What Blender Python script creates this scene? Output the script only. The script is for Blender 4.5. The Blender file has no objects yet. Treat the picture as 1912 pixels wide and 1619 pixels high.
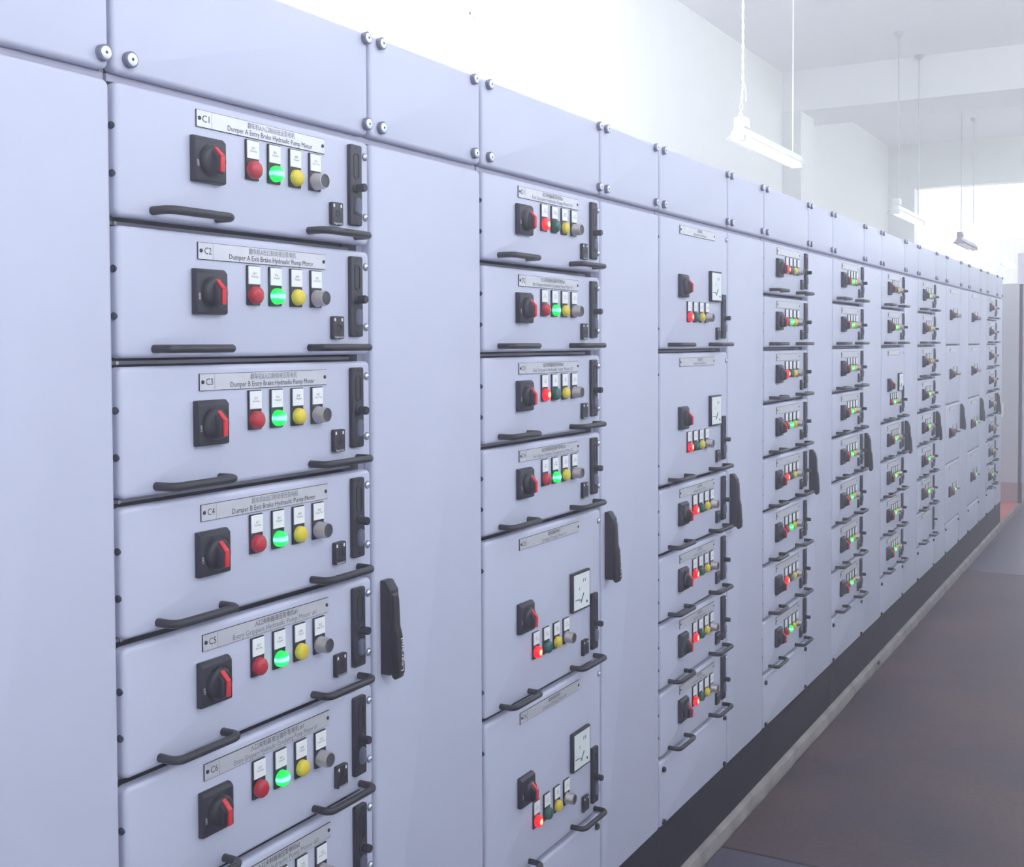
import bpy, bmesh, math, random
from mathutils import Matrix, Vector
random.seed(7)
scene = bpy.context.scene
HAZE = 0.037
COL = scene.collection

# ------------------------------------------------------------------ camera
cam_d = bpy.data.cameras.new('camera')
cam = bpy.data.objects.new('camera', cam_d); COL.objects.link(cam)
IMG_W, IMG_H = 1912.0, 1619.0
cam_d.sensor_fit = 'HORIZONTAL'; cam_d.sensor_width = 36.0
cam_d.lens = 2168.2 / IMG_W * 36.0
cam_d.shift_y = -(IMG_H / 2 - 708.1) / IMG_W        # the photograph is a crop: optical axis above its middle
yaw, pitch, roll = 0.5141, 0.0309, -0.0041
fw = Vector((-math.sin(yaw) * math.cos(pitch), math.cos(yaw) * math.cos(pitch), -math.sin(pitch)))
rt = Vector((math.cos(yaw), math.sin(yaw), 0)); up = rt.cross(fw)
r2 = rt * math.cos(roll) + up * math.sin(roll); u2 = -rt * math.sin(roll) + up * math.cos(roll)
M = Matrix((r2, u2, -fw)).transposed().to_4x4(); M.translation = Vector((1.2848, -1.1446, 1.6546))
cam.matrix_world = M
cam_d.clip_end = 300
scene.camera = cam

# ------------------------------------------------------------------ world, exposure
w = bpy.data.worlds.new('overcast_sky'); scene.world = w; w.use_nodes = True
bg = w.node_tree.nodes['Background']
bg.inputs['Color'].default_value = (0.90, 0.935, 1.0, 1); bg.inputs['Strength'].default_value = 5.0
sun_d = bpy.data.lights.new('sun', 'SUN'); sun_d.energy = 14.0; sun_d.angle = math.radians(2); sun_d.color = (1, .97, .92)
sun = bpy.data.objects.new('sun', sun_d); COL.objects.link(sun); sun.rotation_euler = (math.radians(8), math.radians(20), 0)
vs = scene.view_settings
vs.view_transform = 'Standard'; vs.look = 'None'; vs.gamma = 1.0; vs.use_curve_mapping = False
vs.exposure = 0.45
cy = scene.cycles
cy.use_adaptive_sampling = True; cy.adaptive_threshold = .05
cy.max_bounces = 6; cy.diffuse_bounces = 4; cy.glossy_bounces = 2; cy.transparent_max_bounces = 8
cy.sample_clamp_indirect = 6.0; cy.volume_bounces = 1

def portal(name, loc, rot, sx, sy):
    l = bpy.data.lights.new(name, 'AREA'); l.shape = 'RECTANGLE'; l.size = sx; l.size_y = sy
    l.cycles.is_portal = True
    o = bpy.data.objects.new(name, l); COL.objects.link(o); o.location = loc; o.rotation_euler = rot
# window openings: (y0, y1, z0, z1)
X_L, X_R, H = -2.3, 3.3, 4.5
Y_F, Y_B, Y_E = -6.0, 16.4, 23.6
H2 = 7.5
WIN_L = [(-4.6, 6.1, 1.0, 4.42)]
WIN_H = [(16.70, 23.55, 0.9, 7.3)]           # left side of the taller hall beyond
WIN_R = [(-5.2, 0.6, 2.9, 4.42), (1.6, 8.0, 2.9, 4.42), (9.0, 15.4, 2.9, 4.42)]  # unseen high windows in a near wall, shaped to dim the lower cabinets
WIN_E = [(-2.25, 3.1, 0.9, 7.3)]
for i, (a, b, c, d) in enumerate(WIN_L + WIN_H):
    portal('window_portal', (X_L - .26, (a + b) / 2, (c + d) / 2), (0, math.radians(-90), 0), d - c, b - a)
for i, (a, b, c, d) in enumerate(WIN_R):
    portal('window_portal', (X_R + .26, (a + b) / 2, (c + d) / 2), (0, math.radians(90), 0), d - c, b - a)
for i, (a, b, c, d) in enumerate(WIN_E):
    portal('window_portal', ((a + b) / 2, Y_E + .26, (c + d) / 2), (math.radians(-90), 0, 0), b - a, d - c)

# ------------------------------------------------------------------ materials
MATS = {}
def lin(r, g, b):
    f = lambda v: (v / 255 / 12.92) if v / 255 <= .04045 else ((v / 255 + .055) / 1.055) ** 2.4
    return (f(r), f(g), f(b))
def mat(name, col, rough=.5, metal=0., var=.03, scale=8., bump=0., bscale=300., spec=.5, emit=None, est=0., detail=3.):
    m = bpy.data.materials.new(name); m.use_nodes = True; nt = m.node_tree; N = nt.nodes; L = nt.links
    p = N['Principled BSDF']
    p.inputs['Roughness'].default_value = rough; p.inputs['Metallic'].default_value = metal
    p.inputs['Specular IOR Level'].default_value = spec
    tc = N.new('ShaderNodeTexCoord'); no = N.new('ShaderNodeTexNoise'); no.inputs['Scale'].default_value = scale
    no.inputs['Detail'].default_value = detail
    rp = N.new('ShaderNodeValToRGB')
    c = Vector(col)
    rp.color_ramp.elements[0].position = .3; rp.color_ramp.elements[1].position = .7
    rp.color_ramp.elements[0].color = (*(c * (1 - var)), 1); rp.color_ramp.elements[1].color = (*(c * (1 + var)), 1)
    L.new(tc.outputs['Object'], no.inputs['Vector']); L.new(no.outputs['Fac'], rp.inputs['Fac']); L.new(rp.outputs['Color'], p.inputs['Base Color'])
    if bump:
        n2 = N.new('ShaderNodeTexNoise'); n2.inputs['Scale'].default_value = bscale
        bp = N.new('ShaderNodeBump'); bp.inputs['Strength'].default_value = bump; bp.inputs['Distance'].default_value = .001
        L.new(tc.outputs['Object'], n2.inputs['Vector']); L.new(n2.outputs['Fac'], bp.inputs['Height']); L.new(bp.outputs['Normal'], p.inputs['Normal'])
    if emit:
        p.inputs['Emission Color'].default_value = (*emit, 1); p.inputs['Emission Strength'].default_value = est
    MATS[name] = m
    return m
PAINT = mat('cabinet_paint', lin(194, 197, 221), .42, var=.012, bump=.05, bscale=900)
FRAME = mat('frame_steel', lin(160, 158, 180), .5, var=.03)
DARKIN = mat('dark_interior', lin(46, 44, 56), .8, var=.1)
PLASTIC = mat('black_plastic', lin(28, 27, 42), .45, var=.06, bump=.08, bscale=700)
HANDLE = mat('handle_black', lin(33, 32, 42), .38, var=.08, bump=.05, bscale=500)
KNOBM = mat('knob_black', lin(20, 19, 34), .4, var=.06)
RED = mat('red_lever', lin(222, 34, 48), .4, var=.05)
WHITE = mat('tag_white', lin(240, 241, 246), .5, var=.01)
PLATE = mat('nameplate_satin', lin(212, 212, 222), .38, metal=.35, var=.03, scale=60)
INK = mat('ink', lin(52, 52, 62), .7, var=.05)
INKF = mat('ink_faded', lin(120, 120, 132), .7, var=.05)
WINK = mat('white_ink', lin(235, 238, 240), .6, var=.02)
L_RED = mat('red_lens', lin(190, 28, 52), .25, var=.06, scale=200)
L_GRN = mat('green_lens', lin(28, 92, 82), .25, var=.06, scale=200)
L_YEL = mat('yellow_lens', lin(226, 202, 50), .3, var=.05, scale=200)
CHROME = mat('steel_ring', lin(196, 190, 196), .32, metal=.8, var=.03)
CAP = mat('button_cap', lin(66, 64, 72), .5, var=.05)
SCREW = mat('screw_zinc', lin(214, 220, 230), .28, metal=.85, var=.04, scale=300)
BOSS = mat('screw_boss', lin(112, 112, 138), .5, var=.04)
HOLE = mat('socket_dark', lin(40, 46, 70), .6, var=.05)
PLINTH = mat('plinth_black', lin(18, 16, 30), .75, spec=.25, var=.08, scale=4, bump=.1, bscale=200)
METER = mat('meter_face', lin(232, 240, 244), .25, var=.01)
NEEDLE = mat('meter_ink', lin(40, 74, 92), .6, var=.03)
LAMPW = mat('lamp_white', lin(232, 234, 236), .4, var=.02)
TUBEM = mat('lamp_tube', lin(245, 248, 250), .3, var=.01, emit=(1, .98, .96), est=2.0)
CORDM = mat('cord_white', lin(228, 230, 232), .6, var=.03, scale=60)
RODM = mat('rod_grey', lin(196, 196, 202), .5, var=.03)
WALLM = mat('wall_plaster', lin(238, 239, 238), .8, var=.015, scale=2, bump=.1, bscale=120)
CEILM = mat('ceiling_plaster', lin(246, 246, 250), .85, var=.012, scale=1.5)
JAMBM = mat('window_frame_white', lin(238, 240, 242), .5, var=.01)
PARTM = mat('partition_grey', lin(170, 168, 178), .7, var=.03, scale=1.5)
DOORM = mat('door_slate', lin(120, 116, 132), .6, var=.04, scale=2)
REDF = mat('red_mat', lin(222, 132, 124), .7, var=.10, scale=6, bump=.3, bscale=150)
SIDE_LIT = mat('side_paint_lit', lin(226, 226, 238), .5, var=.015)  # cabinet paint lightened to stand for light falling on the side panel
PINKP = mat('plinth_rose', lin(200, 176, 182), .6, var=.08, scale=5)
PAPER = mat('paper_tag', lin(240, 228, 232), .7, var=.02)
GROUND = mat('outside_ground', lin(176, 176, 174), .9, var=.08, scale=.3)
KERB = mat('kerb_concrete', lin(150, 144, 146), .75, var=.30, scale=9, bump=.6, bscale=60, detail=8)

def concrete(name, c0, c1, r0, r1):
    m = bpy.data.materials.new(name); m.use_nodes = True; nt = m.node_tree; N = nt.nodes; L = nt.links
    p = N['Principled BSDF']; tc = N.new('ShaderNodeTexCoord')
    a = N.new('ShaderNodeTexNoise'); a.inputs['Scale'].default_value = 1.3; a.inputs['Detail'].default_value = 9; a.inputs['Roughness'].default_value = .62
    b = N.new('ShaderNodeTexNoise'); b.inputs['Scale'].default_value = 60; b.inputs['Detail'].default_value = 6
    ra = N.new('ShaderNodeValToRGB'); ra.color_ramp.elements[0].position = .33; ra.color_ramp.elements[1].position = .68
    ra.color_ramp.elements[0].color = (*lin(*c0), 1); ra.color_ramp.elements[1].color = (*lin(*c1), 1)
    rb = N.new('ShaderNodeValToRGB'); rb.color_ramp.elements[0].position = .3; rb.color_ramp.elements[1].position = .75
    rb.color_ramp.elements[0].color = (.66, .66, .69, 1); rb.color_ramp.elements[1].color = (1.16, 1.13, 1.13, 1)
    mx = N.new('ShaderNodeMixRGB'); mx.blend_type = 'MULTIPLY'; mx.inputs['Fac'].default_value = 1
    L.new(tc.outputs['Object'], a.inputs['Vector']); L.new(tc.outputs['Object'], b.inputs['Vector'])
    L.new(a.outputs['Fac'], ra.inputs['Fac']); L.new(b.outputs['Fac'], rb.inputs['Fac'])
    L.new(ra.outputs['Color'], mx.inputs['Color1']); L.new(rb.outputs['Color'], mx.inputs['Color2']); L.new(mx.outputs['Color'], p.inputs['Base Color'])
    rr = N.new('ShaderNodeMapRange'); rr.inputs['To Min'].default_value = r0; rr.inputs['To Max'].default_value = r1
    L.new(a.outputs['Fac'], rr.inputs['Value']); L.new(rr.outputs['Result'], p.inputs['Roughness'])
    bp = N.new('ShaderNodeBump'); bp.inputs['Strength'].default_value = .15; bp.inputs['Distance'].default_value = .002
    L.new(b.outputs['Fac'], bp.inputs['Height']); L.new(bp.outputs['Normal'], p.inputs['Normal'])
    return m
FLOORM = concrete('floor_concrete', (60, 53, 68), (108, 84, 86), .42, .62)
FLOORB = concrete('floor_concrete_smooth', (70, 68, 90), (106, 100, 120), .22, .42)

def lit(name, base, glow, core, est, bar):
    """a lamp lens with a lit LED behind it: brighter core, coloured rim"""
    m = bpy.data.materials.new(name); m.use_nodes = True; nt = m.node_tree; N = nt.nodes; L = nt.links
    p = N['Principled BSDF']; p.inputs['Base Color'].default_value = (*base, 1); p.inputs['Roughness'].default_value = .3
    tc = N.new('ShaderNodeTexCoord'); mp = N.new('ShaderNodeMapping')
    mp.inputs['Scale'].default_value = (0, .35 if bar else 1, 1.6 if bar else 1)
    ln = N.new('ShaderNodeVectorMath'); ln.operation = 'LENGTH'
    rp = N.new('ShaderNodeValToRGB'); e = rp.color_ramp.elements
    e[0].position = .0; e[0].color = (*core, 1); e[1].position = .014; e[1].color = (*[g * .35 for g in glow], 1)
    x = e.new(.0048); x.color = (*core, 1); x = e.new(.0066); x.color = (*glow, 1)
    L.new(tc.outputs['Object'], mp.inputs['Vector']); L.new(mp.outputs['Vector'], ln.inputs[0]); L.new(ln.outputs['Value'], rp.inputs['Fac'])
    L.new(rp.outputs['Color'], p.inputs['Emission Color']); p.inputs['Emission Strength'].default_value = est
    return m
LIT_G = lit('green_lens_lit', lin(10, 120, 50), lin(0, 235, 80), lin(120, 255, 225), 2.2, True)
LIT_R = lit('red_lens_lit', lin(170, 8, 22), lin(255, 12, 30), lin(255, 225, 140), 1.9, False)

def glass():
    m = bpy.data.materials.new('window_glass'); m.use_nodes = True; nt = m.node_tree; N = nt.nodes; L = nt.links
    N.remove(N['Principled BSDF'])
    t = N.new('ShaderNodeBsdfTransparent'); t.inputs['Color'].default_value = (.93, .96, .96, 1)
    g = N.new('ShaderNodeBsdfGlossy'); g.inputs['Roughness'].default_value = .02
    f = N.new('ShaderNodeFresnel'); f.inputs['IOR'].default_value = 1.45
    mx = N.new('ShaderNodeMixShader'); L.new(f.outputs[0], mx.inputs[0]); L.new(t.outputs[0], mx.inputs[1]); L.new(g.outputs[0], mx.inputs[2])
    L.new(mx.outputs[0], N['Material Output'].inputs['Surface'])
    return m
GLASS = glass()

# ------------------------------------------------------------------ mesh helpers
class MB:
    """collects shapes into one mesh; every shape names its material"""
    def __init__(s): s.v = []; s.f = []; s.mi = []; s.mats = []
    def _m(s, m):
        if m not in s.mats: s.mats.append(m)
        return s.mats.index(m)
    def add(s, vs, fs, m):
        o = len(s.v); k = s._m(m); s.v += [tuple(v) for v in vs]
        for f in fs: s.f.append(tuple(i + o for i in f)); s.mi.append(k)
        return s
    def box(s, x0, x1, y0, y1, z0, z1, m, bev=0., seg=2):
        b = bmesh.new(); bmesh.ops.create_cube(b, size=1)
        for v in b.verts:
            v.co = Vector((x0 + (v.co.x + .5) * (x1 - x0), y0 + (v.co.y + .5) * (y1 - y0), z0 + (v.co.z + .5) * (z1 - z0)))
        if bev: bmesh.ops.bevel(b, geom=b.edges[:], offset=bev, segments=seg, profile=.5, affect='EDGES')
        return s.bm(b, m)
    def bm(s, b, m):
        b.verts.index_update()
        s.add([v.co[:] for v in b.verts], [[v.index for v in f.verts] for f in b.faces], m); b.free(); return s
    def rings(s, rings, m, cap0=False, cap1=True):
        n = len(rings[0]); vs = [p for r in rings for p in r]; fs = []
        for k in range(len(rings) - 1):
            for i in range(n):
                j = (i + 1) % n; fs.append((k * n + i, k * n + j, (k + 1) * n + j, (k + 1) * n + i))
        if cap1: fs.append(tuple((len(rings) - 1) * n + i for i in range(n)))
        if cap0: fs.append(tuple(reversed(range(n))))
        return s.add(vs, fs, m)
    def lathe(s, prof, m, n=16, cy=0., cz=0., cap0=False):
        """prof: [(x, r)] around the X axis, from the back to the front"""
        R = [[(x, cy + r * math.cos(2 * math.pi * i / n), cz + r * math.sin(2 * math.pi * i / n)) for i in range(n)] for x, r in prof]
        return s.rings(R, m, cap0, True)
    def panel(s, y0, y1, z0, z1, m, x=0., t=.020, rc=.011, rb=.0075, nc=4, nb=4):
        def ring(xx, ins):
            pts = []; r = max(rc - ins, .0008); a0, a1, b0, b1 = y0 + ins, y1 - ins, z0 + ins, z1 - ins
            for cyy, czz, st in ((a1 - r, b0 + r, -90), (a1 - r, b1 - r, 0), (a0 + r, b1 - r, 90), (a0 + r, b0 + r, 180)):
                for i in range(nc + 1):
                    a = math.radians(st + 90 * i / nc); pts.append((xx, cyy + r * math.cos(a), czz + r * math.sin(a)))
            return pts
        R = [ring(x - t, 0), ring(x - rb, 0)]
        for i in range(1, nb + 1):
            a = math.pi / 2 * i / nb; R.append(ring(x - rb + rb * math.sin(a), rb * (1 - math.cos(a))))
        return s.rings(R, m, True, True)
    def prism_xz(s, poly, y0, y1, m, bev=0.):
        b = bmesh.new(); v0 = [b.verts.new((x, y0, z)) for x, z in poly]; f = b.faces.new(v0)
        r = bmesh.ops.extrude_face_region(b, geom=[f]); nv = [e for e in r['geom'] if isinstance(e, bmesh.types.BMVert)]
        for v in nv: v.co.y = y1
        bmesh.ops.recalc_face_normals(b, faces=b.faces[:])
        if bev: bmesh.ops.bevel(b, geom=b.edges[:], offset=bev, segments=2, profile=.5, affect='EDGES')
        return s.bm(b, m)
    def tube(s, path, r, m, n=8, cap=True):
        P = [Vector(p) for p in path]; R = []
        t0 = (P[1] - P[0]).normalized(); ref = Vector((0, 0, 1)) if abs(t0.z) < .9 else Vector((1, 0, 0))
        for i, p in enumerate(P):
            t = ((P[min(i + 1, len(P) - 1)] - P[i]).normalized() + (P[i] - P[max(i - 1, 0)]).normalized()).normalized()
            a = t.cross(ref).normalized(); b = t.cross(a)
            R.append([tuple(p + a * r * math.cos(2 * math.pi * k / n) + b * r * math.sin(2 * math.pi * k / n)) for k in range(n)])
        return s.rings(R, m, cap, cap)
    def mesh(s, name, smooth=True):
        me = bpy.data.meshes.new(name); me.from_pydata(s.v, [], s.f)
        for m in s.mats: me.materials.append(m)
        me.polygons.foreach_set('material_index', s.mi)
        b = bmesh.new(); b.from_mesh(me); bmesh.ops.recalc_face_normals(b, faces=b.faces[:]); b.to_mesh(me); b.free()
        if smooth:
            me.polygons.foreach_set('use_smooth', [True] * len(me.polygons)); me.set_sharp_from_angle(angle=math.radians(38))
        me.update(); return me

def ob(name, me, parent=None, loc=(0, 0, 0), label=None, cat=None, group=None, kind=None):
    o = bpy.data.objects.new(name, me); COL.objects.link(o); o.location = loc
    if parent: o.parent = parent
    if label: o['label'] = label
    if cat: o['category'] = cat
    if group: o['group'] = group
    if kind: o['kind'] = kind
    return o

# ------------------------------------------------------------------ lettering (built first, one evaluation)
TXT = {}
def ask(key, text, size, mtl, width=None, ax='CENTER', rot=False):
    if key in TXT: return
    c = bpy.data.curves.new('lettering', 'FONT'); c.body = text; c.size = size; c.resolution_u = 2
    c.align_x = ax; c.align_y = 'CENTER' if '\n' in text else 'BOTTOM_BASELINE'
    o = bpy.data.objects.new('lettering', c); COL.objects.link(o)
    TXT[key] = (o, mtl, width, rot)
def bake_text():
    bpy.context.view_layer.update(); dg = bpy.context.evaluated_depsgraph_get()
    for key, (o, mtl, width, rot) in list(TXT.items()):
        me = bpy.data.meshes.new_from_object(o.evaluated_get(dg)); me.name = 'lettering'
        xs = [v.co.x for v in me.vertices]; sx = 1.0
        if xs and width: sx = width / (max(xs) - min(xs))
        for v in me.vertices:
            x, y = v.co.x * sx, v.co.y
            v.co = Vector((0, -y, x)) if rot else Vector((0, x, y))
        me.materials.clear(); me.materials.append(mtl); me.update()
        c = o.data; bpy.data.objects.remove(o); bpy.data.curves.remove(c); TXT[key] = me

C_T = [('翻车机A入口制动液压泵电机', 'Dumper A Entry Brake Hydraulic Pump Motor', 0), ('翻车机A出口制动液压泵电机', 'Dumper A Exit Brake Hydraulic Pump Motor', 0),
       ('翻车机B入口制动液压泵电机', 'Dumper B Entry Brake Hydraulic Pump Motor', 0), ('翻车机B出口制动液压泵电机', 'Dumper B Exit Brake Hydraulic Pump Motor', 0),
       ('入口夹制器液压泵电机#1', 'Entry Grippers Hydraulic Pump Motor #1', 1), ('入口夹制器液压循环泵电机 #1', 'Entry Grippers Hydraulic Circulating Pump Motor #1', 1),
       ('入口夹制器液压泵电机#2', 'Entry Grippers Hydraulic Pump Motor #2', 1)]
D_T = [('出口夹制器液压泵电机#1', 'Exit Grippers Hydraulic Pump Motor #1', 1), ('出口夹制器液压循环泵电机#1', 'Exit Grippers Hydraulic Circulating Pump Motor #1', 1),
       ('出口夹制器液压泵电机#2', 'Exit Grippers Hydraulic Pump Motor #2', 1), ('出口夹制器液压循环泵电机#2', 'Exit Grippers Hydraulic Circulating Pump Motor #2', 1),
       ('翻车机驱动电机', 'Dumper Driving Motor A', 1), ('翻车机驱动电机', 'Dumper Driving Motor B', 1)]
E_T = [('液压泵电机', 'Hydraulic Pump Motor', 1)] * 6
for bay, tt in (('C', C_T), ('D', D_T), ('E', E_T)):
    for i, (cn, en, grip) in enumerate(tt):
        if bay != 'E': ask((bay, i, 'code'), '%s%d' % (bay, i + 1), .0150, INK, width=.0150)
        ask((cn, grip), cn, .0108, INK if grip else INKF, width=.0088 * len(cn))
        ask((en, grip), en, .0120, INKF if grip else INK, width=min(.206, .0056 * len(en)))
TAGS = ['运行\nRunning', '停止\nStopped', '故障\nTripped', '试灯\nLamp Test']
for i, t in enumerate(TAGS): ask(('tag', i), t, .0046, INKF)
ask('ON', 'I ON', .0055, WINK); ask('OFF', 'OFF', .006, WINK, rot=True)
ask('maker_small', 'legrand', .0055, WINK, width=.022); ask('maker_big', 'Legrand', .013, WINK, width=.062, rot=True)
bake_text()

# ------------------------------------------------------------------ the room
def slab_with_holes(axis, pos, t, a0, a1, z0, z1, holes, m):
    """a wall of thickness t (from pos, outwards) with rectangular holes (a0,a1,z0,z1)"""
    b = MB()
    def put(p0, p1, q0, q1):
        if p1 - p0 < 1e-4 or q1 - q0 < 1e-4: return
        lo, hi = min(pos, pos + t), max(pos, pos + t)
        if axis == 'x': b.box(lo, hi, p0, p1, q0, q1, m)
        else: b.box(p0, p1, lo, hi, q0, q1, m)
    cur = a0
    for (p0, p1, q0, q1) in sorted(holes):
        put(cur, p0, z0, z1); put(p0, p1, z0, q0); put(p0, p1, q1, z1); cur = p1
    put(cur, a1, z0, z1)
    return b
T = .25
wl = slab_with_holes('x', X_L, -T, Y_F, Y_B + T, 0, H, WIN_L, WALLM)
wl.box(X_L, X_L + .2, 11.05, 11.55, 0, H, WALLM)                                     # pilaster under the beam
ob('wall_left', wl.mesh('wall_left', False), kind='structure')
ob('wall_hall', slab_with_holes('x', X_L, -T, Y_B + T, Y_E, 0, H2, WIN_H, WALLM).mesh('wall_hall', False), kind='structure')
ob('wall_hall_right', slab_with_holes('x', X_R, T, Y_B + T, Y_E, 0, H2, [], WALLM).mesh('wall_hall_right', False), kind='structure')
ob('wall_right', slab_with_holes('x', X_R, T, Y_F, Y_B + T, 0, H, WIN_R, WALLM).mesh('wall_right', False), kind='structure')
ob('wall_front', slab_with_holes('y', Y_F, -T, X_L - T, X_R + T, 0, H, [], WALLM).mesh('wall_front', False), kind='structure')
ob('wall_back', slab_with_holes('y', Y_B, T, X_L, X_R, 0, H2, [(-1.93, 2.9, 0, 3.87)], WALLM).mesh('wall_back', False), kind='structure')
ob('wall_end', slab_with_holes('y', Y_E, T, X_L - T, X_R + T, 0, H2, WIN_E, WALLM).mesh('wall_end', False), kind='structure')
ce = MB().box(X_L - T, X_R + T, Y_F - T, Y_B, H, H + .2, CEILM); ce.box(X_L - T, X_R + T, Y_B, Y_E + T, H2, H2 + .2, CEILM)
ob('ceiling', ce.mesh('ceiling', False), kind='structure')
ob('trim_1', MB().box(X_L, X_R, 11.03, 11.95, 4.08, H, CEILM).mesh('ceiling_beam', False), kind='structure')
ob('trim_2', MB().box(X_L, X_R, 1.2, 2.1, 4.08, H, CEILM).mesh('ceiling_beam', False), kind='structure')

def window(name, axis, pos, a0, a1, z0, z1, mull):
    b = MB(); fw_, dep = .06, .07
    def put(p0, p1, q0, q1, m=JAMBM, d=dep):
        if axis == 'x': b.box(pos - d / 2, pos + d / 2, p0, p1, q0, q1, m)
        else: b.box(p0, p1, pos - d / 2, pos + d / 2, q0, q1, m)
    put(a0, a1, z0, z0 + fw_); put(a0, a1, z1 - fw_, z1); put(a0, a0 + fw_, z0 + fw_, z1 - fw_); put(a1 - fw_, a1, z0 + fw_, z1 - fw_)
    for p in mull: put(p - .02, p + .02, z0 + fw_, z1 - fw_)
    o = ob(name, b.mesh('window_frame', False), kind='structure')
    g = MB(); e = [a0 + fw_] + list(mull) + [a1 - fw_]
    for p, q in zip(e[:-1], e[1:]):
        g = MB()
        if axis == 'x': g.add([(pos, p + .02, z0 + fw_), (pos, q - .02, z0 + fw_), (pos, q - .02, z1 - fw_), (pos, p + .02, z1 - fw_)], [(0, 1, 2, 3)], GLASS)
        else: g.add([(p + .02, pos, z0 + fw_), (q - .02, pos, z0 + fw_), (q - .02, pos, z1 - fw_), (p + .02, pos, z1 - fw_)], [(0, 1, 2, 3)], GLASS)
        ob('pane', g.mesh('pane', False), o)
    return o
n = 1
for (a, b_, c, d) in WIN_L:
    o = window('window_%d' % n, 'x', X_L - .14, a, b_, c, d, [])
    if n == 1:
        lt = MB().box(X_L - .11, X_L - .07, 4.86, 4.90, 3.60, 3.78, RODM, .008); lt.box(X_L - .10, X_L - .05, 4.86, 4.98, 3.62, 3.65, RODM, .006)
        ob('window_latch', lt.mesh('window_latch'), o)
    n += 1
for (a, b_, c, d) in WIN_H: window('window_%d' % n, 'x', X_L - .14, a, b_, c, d, []); n += 1
for (a, b_, c, d) in WIN_R: window('window_%d' % n, 'x', X_R + .14, a, b_, c, d, [a + (b_ - a) / 3, a + 2 * (b_ - a) / 3]); n += 1
for (a, b_, c, d) in WIN_E: window('window_%d' % n, 'y', Y_E + .14, a, b_, c, d, []); n += 1

floor = ob('floor', MB().box(X_L - T, X_R + T, Y_F - T, Y_E + T, -.2, -.012, DARKIN).mesh('floor_bed', False), kind='structure')
ys = [-8.03, -2.78, 2.47, 7.725, 12.98, 18.23, 23.85]; xs = [.024, 2.6, 3.3]
for i in range(len(ys) - 1):
    for j in range(len(xs) - 1):
        s = MB().box(xs[j] + .003, xs[j + 1] - .003, max(ys[i], Y_F) + .004, min(ys[i + 1], Y_E) - .004, -.05, 0, FLOORM if i == 2 else FLOORB, .003, 1)
        ob('slab', s.mesh('slab', False), floor)
s = MB().box(X_L, .02, 14.4, Y_E, -.05, 0, FLOORM); ob('slab', s.mesh('slab', False), floor)
ob('ground', MB().box(-60, 60, -50, 80, -.6, -.3, GROUND).mesh('ground', False), kind='structure')

# kerb the switchgear stands on: an uneven concrete edge
kb = bmesh.new(); NK = 150; rows = []
for i in range(NK + 1):
    y = -2.6 + i * (14.38 + 2.6) / NK; wob = random.uniform(-.0035, .0035); wz = random.uniform(-.004, .002)
    rows.append([kb.verts.new(p) for p in ((X_L, y, -.05), (X_L, y, .04), (.006 + wob, y, .04 + wz), (.016 + wob, y, .033 + wz), (.021 + wob, y, -.002), (.021 + wob, y, -.05))])
for a, b_ in zip(rows[:-1], rows[1:]):
    for k in range(5): kb.faces.new((a[k], b_[k], b_[k + 1], a[k + 1]))
ob('trim_3', MB().bm(kb, KERB).mesh('kerb'), kind='structure')
ob('kerb_stain', MB().lathe([(0.0, .012), (.006, .010), (.009, .004)], HOLE, 9, 4.875, .022).mesh('kerb_lump'), None, (.019, 0, 0),
   label='dark lump of dirt stuck to the concrete kerb', cat='dirt')

# ------------------------------------------------------------------ shared part meshes (drawer-local: x out, y along the row, z up)
MOD = .2005; ZTOP = 2.224; ZS = 2.03; ZB = .2243
me_drawer = MB().panel(.006, .597, .0065, .1945, PAINT).mesh('drawer_front')
me_drawer2 = MB().panel(.006, .597, .0065, .1945 + MOD, PAINT).mesh('drawer_front_tall')
me_door4 = MB().panel(.004, .597, .0065, .1975 + MOD, PAINT).mesh('compartment_door')
def rod_handle(y0, y1):
    r = .014; X = .036; p = [(-.002, y0, 0), (X - r, y0, 0)]
    for i in range(1, 5):
        a = math.pi / 2 * i / 4; p.append((X - r + r * math.sin(a), y0 + r * (1 - math.cos(a)), 0))
    for i in range(0, 5):
        a = math.pi / 2 * i / 4; p.append((X - r + r * math.cos(a), y1 - r + r * math.sin(a), 0))
    p.append((-.002, y1, 0))
    return MB().tube(p, .0066, HANDLE, 10).mesh('handle')
me_hl = rod_handle(.072, .203); me_hr = rod_handle(.423, .555)
b = MB().box(0, .0018, 0, .3068, 0, .0263, INK); b.box(.0016, .0023, .0007, .3061, .0007, .0256, PLATE); b.box(.0022, .0025, .0318, .0322, .001, .0253, INKF)
me_np = b.mesh('nameplate', False)
me_rivet = MB().lathe([(0, .0032), (.0012, .003), (.0016, .002)], HOLE, 10).mesh('rivet')
me_sw = MB().prism_xz([(0, -.0335), (.008, -.0335), (.013, -.0315), (.013, .0300), (.007, .0362), (0, .0362)], -.033, .032, PLASTIC, .0016).mesh('switch_plate')
me_sw.name = 'switch_plate'
b = MB().lathe([(.012, .0255), (.018, .0250), (.022, .0222), (.0238, .0180)], KNOBM, 24)
b.prism_xz([(.012, .0225), (.0170, .0225), (.0335, .005), (.0325, -.0175), (.027, -.0215), (.012, -.0225)], -.0095, .0085, KNOBM, .0015)
me_knob = b.mesh('switch_knob')
b = MB().prism_xz([(.0155, .0245), (.019, .0240), (.0372, .0062), (.0338, .0040)], -.0042, .0042, RED, .0008)
b.prism_xz([(.0335, .0035), (.0370, .0055), (.0362, -.0185), (.0328, -.0180)], -.0042, .0042, RED, .0008)
me_lever = b.mesh('switch_lever')
me_ih = MB().box(0, .004, 0, .030, 0, .0637, PLASTIC, .0008, 1).mesh('indicator_holder')
me_tag = MB().box(.0038, .0056, .0013, .0288, .0335, .0622, WHITE, .0005, 1).mesh('indicator_tag')
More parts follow.
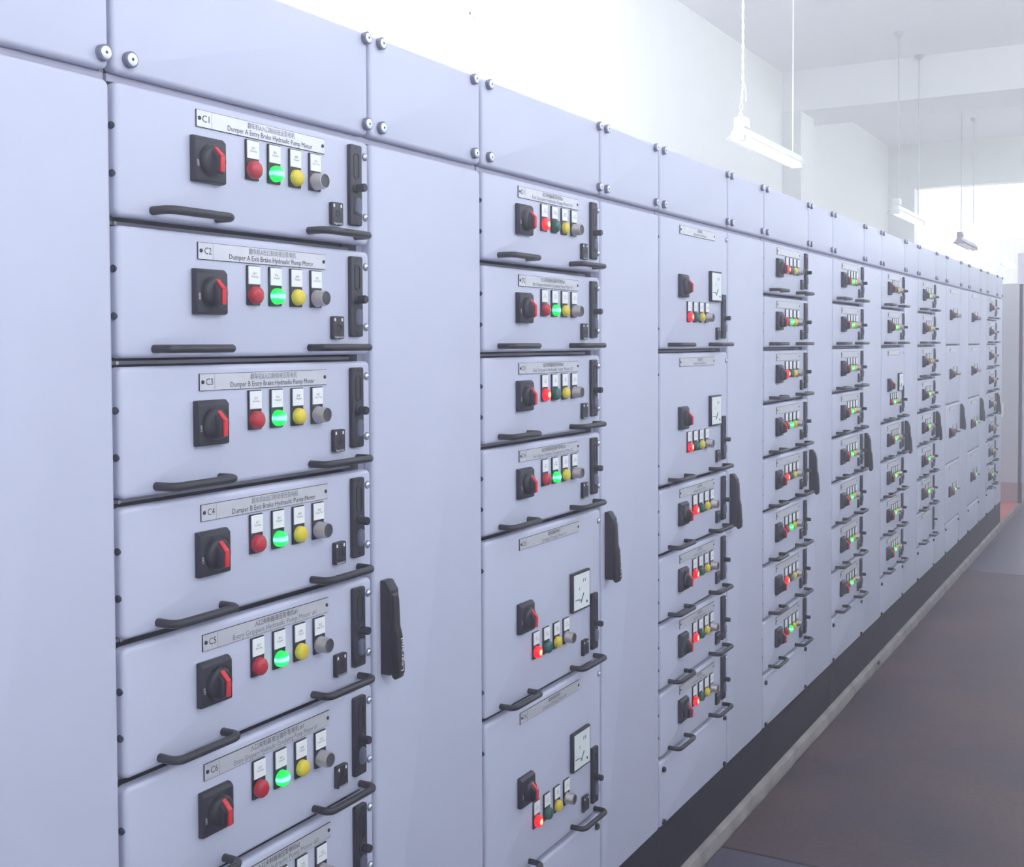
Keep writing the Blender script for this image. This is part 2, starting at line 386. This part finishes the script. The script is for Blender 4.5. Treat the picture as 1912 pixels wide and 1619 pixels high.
dome = [(0, .0146), (.0045, .0146), (.0085, .0138), (.0112, .0115), (.0127, .0078), (.0132, .003)]
me_lr = MB().lathe(dome, L_RED, 20).mesh('red_lamp'); me_lg = MB().lathe(dome, L_GRN, 20).mesh('green_lamp'); me_ly = MB().lathe([(x * .9, r * .95) for x, r in dome], L_YEL, 20).mesh('yellow_lamp')
ldome = [(0, .0140), (.005, .0140), (.0085, .0134), (.0110, .0112), (.0122, .0075), (.0126, .003)]
me_rlit = MB().lathe(ldome, LIT_R, 20).mesh('red_lamp_lit'); me_glit = MB().lathe([(x, r * .96) for x, r in ldome], LIT_G, 20).mesh('green_lamp_lit')
b = MB().lathe([(0, .0148), (.003, .0148), (.005, .0135), (.020, .0135), (.0215, .0128), (.0215, .0118), (.0195, .0116)], CHROME, 24); b.lathe([(.016, .0115), (.0205, .0115)], CAP, 24)
me_btn = b.mesh('push_button')
b = MB().panel(-.0155, .0155, -.02, .02, PLASTIC, x=.008, t=.008, rc=.003, rb=.0015); b.lathe([(.0078, .0062), (.0086, .006), (.0086, .0042), (.0074, .004)], KNOBM, 16)
b.box(.008, .0084, -.013, -.009, .011, .0165, WINK); b.box(.008, .0084, .007, .011, .011, .0165, WINK)
me_lock = b.mesh('lock')
b = MB().panel(-.0175, .0175, 0, .145, PLASTIC, x=.008, t=.008, rc=.004, rb=.0025)
def stad(x, hw, z0, z1, nn=8):
    P = []
    for i in range(nn + 1): a = math.pi * i / nn; P.append((x, hw * math.cos(a), z1 - hw + hw * math.sin(a)))
    for i in range(nn + 1): a = math.pi + math.pi * i / nn; P.append((x, hw * math.cos(a), z0 + hw + hw * math.sin(a)))
    return P
b.rings([stad(.0079, .0085, .083, .131), stad(.0092, .0082, .0833, .1307), stad(.0092, .0062, .0853, .1287), stad(.0070, .0055, .086, .128)], KNOBM)
b.lathe([(.0078, .003), (.0085, .0028), (.0085, .001)], KNOBM, 8, 0, .139); b.lathe([(.0078, .003), (.0085, .0028), (.0085, .001)], KNOBM, 8, 0, .007)
me_latch = b.mesh('latch_plate')
b = MB().lathe([(.007, .0095), (.010, .0095), (.011, .0075), (.026, .0075), (.0275, .0066)], PLASTIC, 16)
me_lknob = b.mesh('latch_knob')
GRIPM = mat('grip_ribs', lin(96, 98, 122), .3, var=.1, scale=600, bump=.9, bscale=1500)
b = MB(); prev = None; R = []
for x, hw, e in ((.0075, .0098, 0), (.0105, .0092, .001), (.0125, .007, .003), (.0132, .003, .006)): R.append(stad(x, hw, -.0165 + e, .0165 - e))
b.rings(R, GRIPM); me_grip = b.mesh('latch_grip')
b = MB().lathe([(0, .0074), (.0012, .0074), (.0018, .0066)], BOSS, 16); b.lathe([(.0016, .0060), (.0030, .0054), (.0044, .0036), (.0050, .002)], SCREW, 16); b.lathe([(.0046, .0014), (.0054, .0014)], HOLE, 6)
me_screw = b.mesh('screw')
b = MB().lathe([(0, .0115), (.0080, .0115), (.0090, .0104)], BOSS, 20); b.lathe([(.0088, .0092), (.0097, .0088), (.0100, .0078)], SCREW, 20); b.lathe([(.0097, .0025), (.0105, .0024)], HOLE, 6)
me_boss = b.mesh('panel_screw')
me_dscrew = MB().lathe([(0, .0085), (.006, .0085), (.0085, .006)], PLASTIC, 14).mesh('base_screw')
b = MB(); R = []
for y, r in ((.0045, .0056), (.0005, .0056), (-.0005, .004)): R.append([(-.0085 + r * math.cos(2 * math.pi * i / 12), y, r * math.sin(2 * math.pi * i / 12)) for i in range(12)])
b.rings(R, HOLE); me_plug = b.mesh('hinge_plug')
b = MB().box(0, .010, 0, .098, 0, .098, PLASTIC, .0012, 1); b.box(.0095, .0106, .005, .093, .005, .093, METER)
arc = [(.0112, .012 + .030 * math.sin(a), 0) for a in (0,)]
ptsA = [(.0111, .010, .030), (.0111, .028, .030), (.0111, .045, .026)]
b.tube(ptsA, .0011, NEEDLE, 5); b.tube([(.0111, .042, .020), (.0111, .048, .028), (.0111, .058, .042)], .0013, NEEDLE, 5)
b.lathe([(.0108, .0032), (.0122, .003)], NEEDLE, 10, .076, .018)
for yy in (.055, .066): b.box(.0104, .0109, yy, yy + .004, .070, .078, INKF)
b.box(.0104, .0109, .034, .0365, .052, .060, INKF)
me_meter = b.mesh('panel_meter')
# swing handle of a cable door, origin at the foot of its base
b = MB().prism_xz([(0, 0), (.021, 0), (.024, .004), (.024, .160), (.012, .178), (0, .178)], 0, .027, PLASTIC, .0018)
me_hbase = b.mesh('swing_handle')
lv = [(.02, .004), (.024, -.005), (.030, -.008), (.037, -.004), (.0405, .006), (.0405, .020), (.0375, .055), (.036, .075), (.031, .092), (.029, .140), (.0275, .150), (.022, .156), (.015, .156)]
me_hlever = MB().prism_xz(lv, .004, .023, HANDLE, .002).mesh('swing_lever')

# ------------------------------------------------------------------ drawers, doors and bays
def drawer(parent, y, z, unit, tall=False, lamps='G', code=None, cn=None, en=None, tags=True, handles=True, meter=False, blank=False, plain=False, lab=None):
    """a withdrawable unit: front panel with everything mounted on it"""
    D = ob('compartment_door' if plain else 'drawer', me_door4 if plain else (me_drawer2 if tall else me_drawer), parent, (0, y, z), label=lab)
    up_ = .1986 if tall else 0.
    P = lambda nm, me, yy, zz, xx=0., l=None: ob(nm, me, D, (xx, yy, zz), label=l)
    if not plain:
        for zz in ((.333, .0665) if tall else (.1331, .0662)): P('hinge_plug', me_plug, .004, zz)
    npz = .1553 + up_
    P('nameplate', me_np, .1597, npz)
    for yy in (.166, .4605): P('rivet', me_rivet, yy, npz + .0135, .0022)
    if code: P('code_lettering', code, .1805, npz + .0085, .0026)
    if cn: P('title_lettering', cn, .329, npz + .0152, .0026)
    if en: P('title_lettering', en, .329, npz + .0038, .0026)
    if not blank:
        sz = .1963 if tall else .1048
        if plain: sz = .205
        P('switch_plate', me_sw, .1797, sz); P('switch_knob', me_knob, .1797, sz); P('switch_lever', me_lever, .1797, sz, l='red lever of the rotary switch')
        if tags:
            P('switch_lettering', TXT['ON'], .1797, sz + .0215, .0134); P('switch_lettering', TXT['OFF'], .1535, sz - .006, .0134)
        iy = .2189 if tall else .2663; iz = .0886; sp = .0523
        if plain: iy, iz, sp = .300, .190, .0523
        for k in range(4):
            if plain and k == 2: continue
            y0 = iy + k * sp
            P('indicator_holder', me_ih, y0, iz); P('indicator_tag', me_tag, y0, iz)
            if tags: P('tag_lettering', TXT[('tag', k)], y0 + .015, iz + .048, .0059)
            on = ('R' in lamps and k == 0) or ('G' in lamps and k == 1)
            nm, me, l = [('lamp', me_rlit if on else me_lr, 'lit red signal lamp' if on else 'unlit red signal lamp'), ('lamp', me_glit if on else me_lg, 'lit green signal lamp' if on else 'unlit green signal lamp'),
                         ('lamp', me_ly, 'yellow signal lamp'), ('push_button', me_btn, 'steel ringed push button')][k]
            P(nm, me, y0 + .015, iz + .0158, .004, l)
    if not plain:
        if not blank: 
            P('lock', me_lock, .4952, .0548)
            if tags: P('lock_lettering', TXT['maker_small'], .4952, .0362, .0084)
        P('latch_plate', me_latch, .5495, .0385); P('latch_knob', me_lknob, .5500, .1057); P('latch_grip', me_grip, .5530, .0737)
        for zz in ((.3656,) if tall else (.1666, .0563)): P('screw', me_screw, .5842, zz)
    if meter: P('panel_meter', me_meter, .4158, .157)
    if handles and not plain:
        P('handle', me_hl, 0, .0195); P('handle', me_hr, 0, .0195)
    return D

me_topw = MB().panel(.004, .597, .0065, ZTOP - ZS, PAINT).mesh('top_panel'); me_topn = MB().panel(.603, .997, .0065, ZTOP - ZS, PAINT).mesh('top_panel_narrow')
me_bot = MB().panel(.004, .597, 0, .1950, PAINT).mesh('bottom_panel')
me_cdoor = MB().panel(.603, .997, ZB, ZS - .0065, PAINT).mesh('cable_door')
def carcass(y0, y1, seams):
    b = MB(); x0, x1 = -.80, -.0205
    b.box(x0, x1, y0 + .0005, y0 + .0035, ZB, ZTOP - .004, FRAME); b.box(x0, x1, y1 - .0035, y1 - .0005, ZB, ZTOP - .004, FRAME)
    b.box(x0, x1, y0 + .0035, y1 - .0035, ZTOP - .007, ZTOP - .004, FRAME); b.box(x0, x1, y0 + .0035, y1 - .0035, ZB, ZB + .003, FRAME)
    b.box(x0, x0 + .003, y0 + .0035, y1 - .0035, ZB + .003, ZTOP - .007, FRAME)
    b.box(-.060, -.055, y0 + .0035, y1 - .0035, ZB + .003, ZTOP - .007, DARKIN)                                                # dark sheet painting in the shade of the cavity behind the fronts
    if seams is not None:
        b.box(-.055, -.021, y0 + .585, y0 + .615, ZB + .003, ZTOP - .007, FRAME)                                            # post between drawers and cable duct
        for zz in seams:
            b.box(-.055, -.032, y0 + .012, y0 + .575, zz - .0028, zz + .0022, FRAME)
            b.lathe([(-.032, .0035), (-.030, .003)], CHROME, 8, y0 + .030, zz - .0005)
    b.box(-.055, -.0145, y0 + .0035, y1 - .0035, ZS - .0052, ZS + .0052, FRAME)
    return b

LABELS = {
 'C': 'grey switchgear cabinet with drawers C1 to C7, a green lamp lit on each',
 'D': 'grey switchgear cabinet whose upper drawers read D1 to D4 above two tall metered drawers',
 'E': 'grey switchgear cabinet with two tall metered drawers on top and red lamps lit throughout',
 'F': 'grey switchgear cabinet with eight drawers alternating lit red and green lamps',
 'G': 'grey switchgear cabinet showing eight green lamps, next to the one alternating red and green',
 'H': 'grey switchgear cabinet with a single metered drawer third from its top',
 'I': 'grey switchgear cabinet with green lamps only on lower drawers and a lampless bottom drawer',
 'J': 'grey switchgear cabinet of plain hinged compartments, its green lamp only on the lowest door',
 'K': 'grey switchgear cabinet of plain hinged compartments with green lamps on its two lower doors',
 'L': 'end cabinet of the grey switchgear row with a paper tag hanging at its handle',
}
BAYS = {
 'C': [(1, 'G')] * 8,
 'D': [(1, 'R'), (1, 'G'), (1, 'R'), (1, 'G'), (2, 'R'), (2, 'R')],
 'E': [(2, 'R'), (2, 'R'), (1, 'R'), (1, 'R'), (1, 'R'), (1, 'R')],
 'F': [(1, 'R'), (1, 'G')] * 4,
 'G': [(1, 'G')] * 8,
 'H': [(1, ''), (1, 'G'), (2, 'G'), (1, 'G'), (1, 'G'), (1, 'G'), (1, 'G')],
 'I': [(1, 'G'), (1, ''), (1, ''), (1, 'G'), (1, 'G'), (1, 'G'), (1, 'G'), (1, 'x')],
 'J': [(2, ''), (2, ''), (2, ''), (2, 'G')],
 'K': [(2, ''), (2, ''), (2, 'G'), (2, 'G')],
 'L': [(1, '')] * 7 + [(1, 'G')],
}
GROUP = 'bays of the long switchgear row'
me_plw = MB().box(-.78, -.004, .0006, .9994, .0405, ZB - .0006, PLINTH).mesh('plinth', False)
def cable_side(root):
    tp = ob('top_panel', me_topn, root, (0, 0, ZS))
    for yy in (.634, .9685):
        for zz in (.027, .183): ob('panel_screw', me_boss, tp, (0, yy, zz))
    cd = ob('cable_door', me_cdoor, root)
    hb = ob('swing_handle', me_hbase, cd, (0, .622, 1.032)); ob('swing_lever', me_hlever, cd, (0, .622, 1.032)); ob('handle_lettering', TXT['maker_big'], cd, (.0407, .640, 1.072))
    return cd
for bi, (bay, units) in enumerate(BAYS.items()):
    root = ob('switchgear_cabinet', None, None, (0, float(bi), 0), label=LABELS[bay], cat='cabinet', group=GROUP)
    seams = []; k = 0
    for (mm, l) in units[:-1]: k += mm; seams.append(ZS - k * MOD)
    seams.append(ZS - 8 * MOD)
    ob('frame', carcass(0, 1, seams).mesh('frame', False), root); ob('plinth', me_plw, root, label='black plinth under the cabinet')
    tp = ob('top_panel', me_topw, root, (0, 0, ZS))
    for yy in (.0305, .5885):
        for zz in (.027, .183): ob('panel_screw', me_boss, tp, (0, yy, zz))
    cable_side(root)
    bp = ob('bottom_panel', me_bot, root, (0, 0, ZB))
    for yy in (.0285, .567):
        for zz in (.014, .170): ob('base_screw', me_dscrew, bp, (0, yy, zz))
    k = 0
    for i, (mm, l) in enumerate(units):
        k += mm; z = ZS - k * MOD
        tt = {'C': C_T, 'D': D_T, 'E': E_T}.get(bay)
        cn = en = code = None
        if tt and i < len(tt): cn, en, code = TXT[(tt[i][0], tt[i][2])], TXT[(tt[i][1], tt[i][2])], TXT.get((bay, i, 'code'))
        drawer(root, 0, z, i, tall=mm == 2, lamps=l, code=code, cn=cn, en=en, tags=bay in 'CDE', meter=(mm == 2 and bay in 'DEH'), blank=l == 'x', plain=bay in 'JK')
# the bay before them shows only its cable door
root = ob('switchgear_cabinet', None, None, (0, -1.0, 0), label='plain cable door section with no drawers, beside the drawer marked C1', cat='cabinet', group=GROUP)
ob('frame', carcass(.6, 1, None).mesh('frame', False), root)
ob('plinth', MB().box(-.78, -.004, .6006, .9994, .0405, ZB - .0006, PLINTH).mesh('plinth', False), root)
tp = ob('top_panel', me_topn, root, (0, 0, ZS))
for yy in (.634, .9839):
    for zz in (.027, .183): ob('panel_screw', me_boss, tp, (0, yy, zz))
ob('cable_door', me_cdoor, root)

# paper tag at the end bay's handle
tg = MB().box(.0, .002, -.055, .045, -.20, -.075, PAPER)
tr = ob('paper_tag', tg.mesh('paper_tag', False), None, (.047, 9.66, 1.20), label='pale paper tag hung by a string from the swing handle at the row end', cat='tag')
ob('string', MB().tube([(-.006, -.01, 0), (.001, .0, -.03), (.001, .0, -.08)], .0012, RODM, 5).mesh('string'), tr)

# second cabinet group beyond the gap
r2_ = ob('switchgear_cabinet', None, None, (0, 11.38, 0), label='grey cabinet with dark front edge standing beyond the gap at the row end', cat='cabinet')
b = MB().box(-.80, -.002, 0, .9, .24, 2.228, SIDE_LIT, .004, 1); ob('side_panel', b.mesh('cabinet_body', False), r2_)
ob('door_gasket', MB().box(-.0015, .026, .001, .899, .244, 2.22, DARKIN).mesh('gasket', False), r2_)
ob('front_door', MB().box(.0265, .045, .0, .9, .24, 2.226, PAINT, .004, 1).mesh('front_door', False), r2_)
ob('plinth', MB().box(-.79, .0, .004, .896, .0405, .2395, PINKP).mesh('plinth', False), r2_)
ob('front_post', MB().box(.002, .034, -.012, .012, .0405, .243, DARKIN).mesh('front_post', False), r2_)
ob('floor_mat', MB().box(-.82, .004, 10.02, 11.375, .0405, .047, REDF, .002, 1).mesh('floor_mat', False), None, label='faded red mat filling the gap at the end of the row', cat='mat')

# ------------------------------------------------------------------ hanging lamps
def lamp_meshes(LAMPW, TUBEM):
    L_ = 1.25
    sec = [(-.012, .058), (-.030, .052), (-.030, .018), (-.075, -.012), (-.072, -.016), (-.028, .010), (.028, .010), (.072, -.016), (.075, -.012), (.030, .018), (.030, .052), (.012, .058)]
    b = MB(); R = [[(x, y, z) for x, z in sec] for y in (0, L_)]
    b.rings(R, LAMPW, True, True)
    hs = b.mesh('reflector')
    tb = []
    for x in (-.022, .022):
        t = MB(); p = [(x, .03, -.012), (x, L_ - .03, -.012)]; t.tube(p, .013, TUBEM, 12); tb.append(t.mesh('tube'))
    e = MB().box(-.04, .04, -.012, .03, -.028, .03, LAMPW, .006)
    g = MB().box(-.035, .035, .03, .12, .058, .118, LAMPW, .006)
    return hs, tb, e.mesh('end_caps'), g.mesh('junction_box')
TUBE0 = mat('lamp_tube_off', lin(236, 238, 240), .3, var=.01); LAMP_BACKLIT = mat('lamp_backlit_grey', lin(168, 164, 176), .5, var=.03)  # housing colour darkened to stand for the lamp being backlit
LIT_SET = lamp_meshes(LAMPW, TUBEM); BACKLIT_SET = lamp_meshes(LAMP_BACKLIT, TUBE0)
spots = [(5.40, 'fluorescent batten lamp hung on a white twisted cord above the cabinet with meters', True),
         (9.85, 'fluorescent batten lamp hanging between the wall pilaster and the far opening', False),
         (13.60, 'unlit fluorescent batten lamp, greyed to stand for backlight, hanging in front of the bright far opening', False),
         (18.0, 'fluorescent batten lamp hanging beyond the opening before the grey partition', False)]
for y, lab, cordy in spots:
    z = 2.85
    hs, tb, ec, jb = BACKLIT_SET if 13 < y < 14 else LIT_SET
    r = ob('fluorescent_lamp', None, None, (-.9, y, z), label=lab, cat='lamp', group='hanging lamps behind the row')
    ob('reflector', hs, r); [ob('tube', t, r) for t in tb]; ob('end_cap', ec, r); ob('end_cap', ec, r, (0, 1.232, 0)); ob('junction_box', jb, r)
    topz = (H if y < Y_B else H2) - z
    if cordy:
        pa, pb = [], []
        n_ = 90
        for i in range(n_ + 1):
            zz = .117 + (topz - .02 - .117) * i / n_; a = i * .9; rr = .0045 if i > 8 else .0045 + (8 - i) * .001
            ox = .0; oy = .05 + .04 * min(i / 12, 1)
            pa.append((ox + rr * math.cos(a), oy + rr * math.sin(a), zz)); pb.append((ox - rr * math.cos(a), oy - rr * math.sin(a), zz))
        c = MB().tube(pa, .0045, CORDM, 6); c.tube(pb, .0045, CORDM, 6)
        c.tube([(0, .09, .36), (.01, .115, .29), (.012, .12, .22)], .0035, CORDM, 5)
        ob('cord', c.mesh('cord'), r)
        ob('rod', MB().tube([(0, 1.13, .057), (0, 1.13, topz - .02)], .004, LAMPW, 6).mesh('rod'), r)
    else:
        for yy in (.14, 1.13):
            ob('rod', MB().tube([(0, yy, .057), (0, yy, topz - .02)], .006, RODM, 6).mesh('rod'), r)
    for yy in (.09 if cordy else .14, 1.13):
        ro = MB(); n_ = 14; R = [[(rr * math.cos(2 * math.pi * i / n_), yy + rr * math.sin(2 * math.pi * i / n_), zz) for i in range(n_)] for zz, rr in ((topz - .05, .012), (topz - .03, .035), (topz - .001, .05))]
        ro.rings(R, RODM, True, True); ob('ceiling_rose', ro.mesh('ceiling_rose'), r)

# partition in the hall beyond the opening
p = MB().box(-1.42, 3.2, 21.4, 21.55, 0, 3.50, PARTM); po = ob('partition', p.mesh('partition', False), None, label='grey partition wall standing in the bright hall beyond the opening', cat='partition')
ob('door_leaf', MB().box(-1.06, .2, 21.36, 21.399, .002, 3.22, DOORM, .004, 1).mesh('door_leaf', False), po, label='darker door in the partition')

# ------------------------------------------------------------------ scattering volume added for lens veil and distant haze
HZ = bpy.data.materials.new('veil_haze'); HZ.use_nodes = True; nt = HZ.node_tree
nt.nodes.remove(nt.nodes['Principled BSDF'])
vol = nt.nodes.new('ShaderNodeVolumeScatter'); vol.inputs['Density'].default_value = HAZE; vol.inputs['Anisotropy'].default_value = .65
vol.inputs['Color'].default_value = (.93, .89, 1.0, 1)
nt.links.new(vol.outputs['Volume'], nt.nodes['Material Output'].inputs['Volume'])
ob('haze', MB().box(X_L + .005, X_R - .005, Y_F + .005, Y_B - .005, .005, H - .005, HZ).mesh('haze', False), kind='stuff', label='thin scattering volume added as lens veil and haze in the switchgear room', cat='haze')
